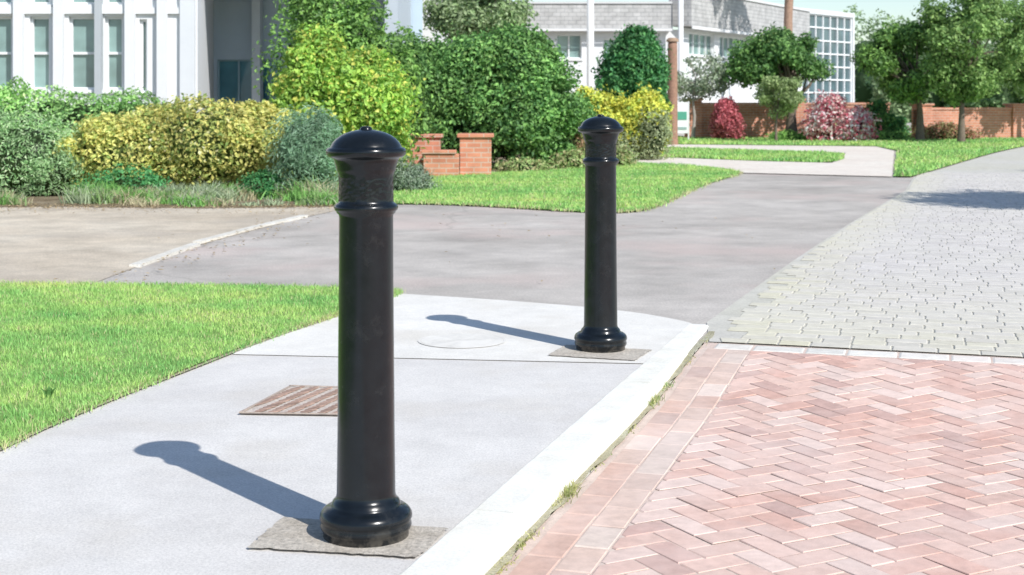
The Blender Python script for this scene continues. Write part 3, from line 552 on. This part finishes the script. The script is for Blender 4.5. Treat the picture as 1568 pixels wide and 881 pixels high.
# ---------------------------------------------------------------- buildings
def facade(o,d,L,H,ops,wallcol=(.78,.79,.79),glass=None,name='wall',frame=(.8,.81,.81),depth=.16):
    d=np.array(d,float); d/=np.linalg.norm(d); n=np.array([-d[1],d[0]]); o=np.array(o,float)
    us=sorted({0,L}|{x for op in ops for x in(op[0],op[1])}); zs_=sorted({0,H}|{x for op in ops for x in(op[2],op[3])})
    mb=MB()
    def pt(u,w,z): p=o+d*u+n*w; return (p[0],p[1],z)
    for a,b in zip(us[:-1],us[1:]):
        for c,e in zip(zs_[:-1],zs_[1:]):
            um,zm=(a+b)/2,(c+e)/2
            if any(op[0]<um<op[1] and op[2]<zm<op[3] for op in ops): continue
            mb.add([pt(a,0,c),pt(b,0,c),pt(b,0,e),pt(a,0,e)],[(0,1,2,3)],wallcol)
    for a,b,c,e,*_ in ops:
        mb.add([pt(a,0,c),pt(a,depth,c),pt(a,depth,e),pt(a,0,e)],[(0,1,2,3)],wallcol); mb.add([pt(b,0,c),pt(b,depth,c),pt(b,depth,e),pt(b,0,e)],[(3,2,1,0)],wallcol)
        mb.add([pt(a,0,c),pt(b,0,c),pt(b,depth,c),pt(a,depth,c)],[(0,1,2,3)],wallcol); mb.add([pt(a,0,e),pt(b,0,e),pt(b,depth,e),pt(a,depth,e)],[(3,2,1,0)],wallcol)
    mb.build(name,[M_white])
    mb=MB();mf=MB()
    for op in ops:
        a,b,c,e=op[:4]; nc,nr=op[4:6]; t=op[6] if len(op)>6 else .045
        mb.add([pt(a,depth-.02,c),pt(b,depth-.02,c),pt(b,depth-.02,e),pt(a,depth-.02,e)],[(0,1,2,3)])
        for k in range(nc+1):
            u=a+(b-a)*k/nc; u=min(max(u,a+t/2),b-t/2); fbox(mf,o,d,u-t/2,u+t/2,depth-.08,depth-.015,c,e,frame)
        for k in range(nr+1):
            z=c+(e-c)*k/nr; z=min(max(z,c+t/2),e-t/2); fbox(mf,o,d,a,b,depth-.074,depth-.018,z-t/2,z+t/2,frame)
        fbox(mf,o,d,a-.05,b+.05,-.06,.02,c-.07,c-.003,frame)
    mb.build('window_glass',[glass or M_glass]); mf.build('window_frames',[M_white])
wb=empty('white_building',(-9,26,0)); X0=-18.0
def o84(px): return (px-784)/83.8-X0
wins=[(-25,18),(45,76),(105,147),(160,188)]
ops=[(o84(a),o84(b),1.36,2.70,1,2) for a,b in wins]+[(o84(213),o84(225),1.3,2.65,1,1)]+[(o84(a),o84(b),2.92,4.3,1,2) for a,b in wins]
before=set(bpy.data.objects)
facade((X0,26),(1,0),12.25,8.5,ops)
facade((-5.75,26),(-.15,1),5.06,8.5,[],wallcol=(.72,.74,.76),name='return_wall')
mb=MB()
for px in (31,92,201,250): u=(px-784)/83.8; box(mb,u-.09,u+.09,25.86,26.0-.003,0,8.4,(.74,.75,.76))
box(mb,-18,-5.8,25.93,25.997,2.745,2.86,(.76,.77,.77)); box(mb,-18,-5.7,25.5,31.5,8.502,8.8,(.7,.7,.7)); box(mb,-6.05,-5.78,25.9,25.996,0,8.4,(.68,.70,.72))
u=(153-784)/83.8; box(mb,u-.06,u+.06,25.84,25.99,0,4.4,(.45,.48,.5)); mb.build('pilasters_and_roof',[M_white])
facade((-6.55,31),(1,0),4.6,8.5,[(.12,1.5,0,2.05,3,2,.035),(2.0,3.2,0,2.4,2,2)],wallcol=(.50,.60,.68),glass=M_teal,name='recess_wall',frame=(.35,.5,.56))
mb=MB(); box(mb,-6.4,-2.2,27.2,30.99,3.9,4.15,(.7,.7,.7)); box(mb,-2.45,-2.2,27.4,30.9,0,3.898,(.5,.55,.6)); box(mb,-5.6,-5.42,30.6,30.98,0,3.89,(.6,.66,.7)); mb.build('added_shade_canopy',[M_white])  # slab above the view, added to throw shade on the recess wall
mb=MB(); box(mb,-4.6,-1.98,36,46,0,9,(.8,.8,.78)); mb.build('rear_block',[M_white])
for ob in set(bpy.data.objects)-before: ob.parent=wb; ob.location=Vector(ob.location)-Vector((-9,26,0))
gb=empty('shingle_roofed_building',(6,55,0)); before=set(bpy.data.objects)
facade((-6,50),(1,0),12,3.62,[(7.55,8.45,2.6,3.45,2,1),(3,6.5,2.4,3.4,4,1),(9.2,11.2,1.0,3.3,3,2)],wallcol=(.74,.75,.76),name='front_wall')
d2=np.array([6.6,12.0]); l2=np.linalg.norm(d2); d2/=l2
facade((6,50),d2,l2,3.7,[(.6,3.1,2.75,3.55,4,1),(3.7,6.6,2.75,3.55,5,1),(7.4,12.5,2.6,3.6,6,1)],wallcol=(.76,.77,.77),name='side_wall')
mb=MB(); fbox(mb,(-6,50),(1,0),-.3,11.6,-.45,.4,3.65,4.5); fbox(mb,(6,50),d2,-.3,l2-.2,-.45,.4,3.74,4.95); mb.build('shingle_fascia',[M_shingle])
mb=MB(); fbox(mb,(-6,50),(1,0),-.35,11.6,-.5,.45,4.502,4.58,(.6,.6,.6)); fbox(mb,(6,50),d2,-.35,l2-.15,-.5,.45,4.952,5.04,(.7,.7,.7)); fbox(mb,(-6,50),(1,0),-.3,11.6,-.5,-.46,3.55,3.64,(.7,.7,.7)); fbox(mb,(6,50),d2,-.3,l2,-.5,-.46,3.63,3.73,(.75,.75,.75))
tube(mb,[(5.85,49.3,0),(5.85,49.3,6)],[.09,.09],10,(.8,.8,.8)); mb.add([(-6,50,4.5),(6,50,4.5),(12.6,62,4.9),(-6,66,4.9)],[(0,1,2,3)],(.5,.5,.5)); mb.build('fascia_trim',[M_white])
d3=np.array([3.3,4.0]); l3=np.linalg.norm(d3); d3/=l3
facade((12.6,62),d3,l3,5.15,[(.15,l3-.15,.3,4.95,7,8,.06)],wallcol=(.7,.72,.73),glass=glassmat('dark_glazing',(.13,.20,.22)),name='glazed_wall')
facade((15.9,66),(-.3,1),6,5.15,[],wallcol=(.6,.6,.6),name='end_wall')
for ob in set(bpy.data.objects)-before: ob.parent=gb; ob.location=Vector(ob.location)-Vector((6,55,0))
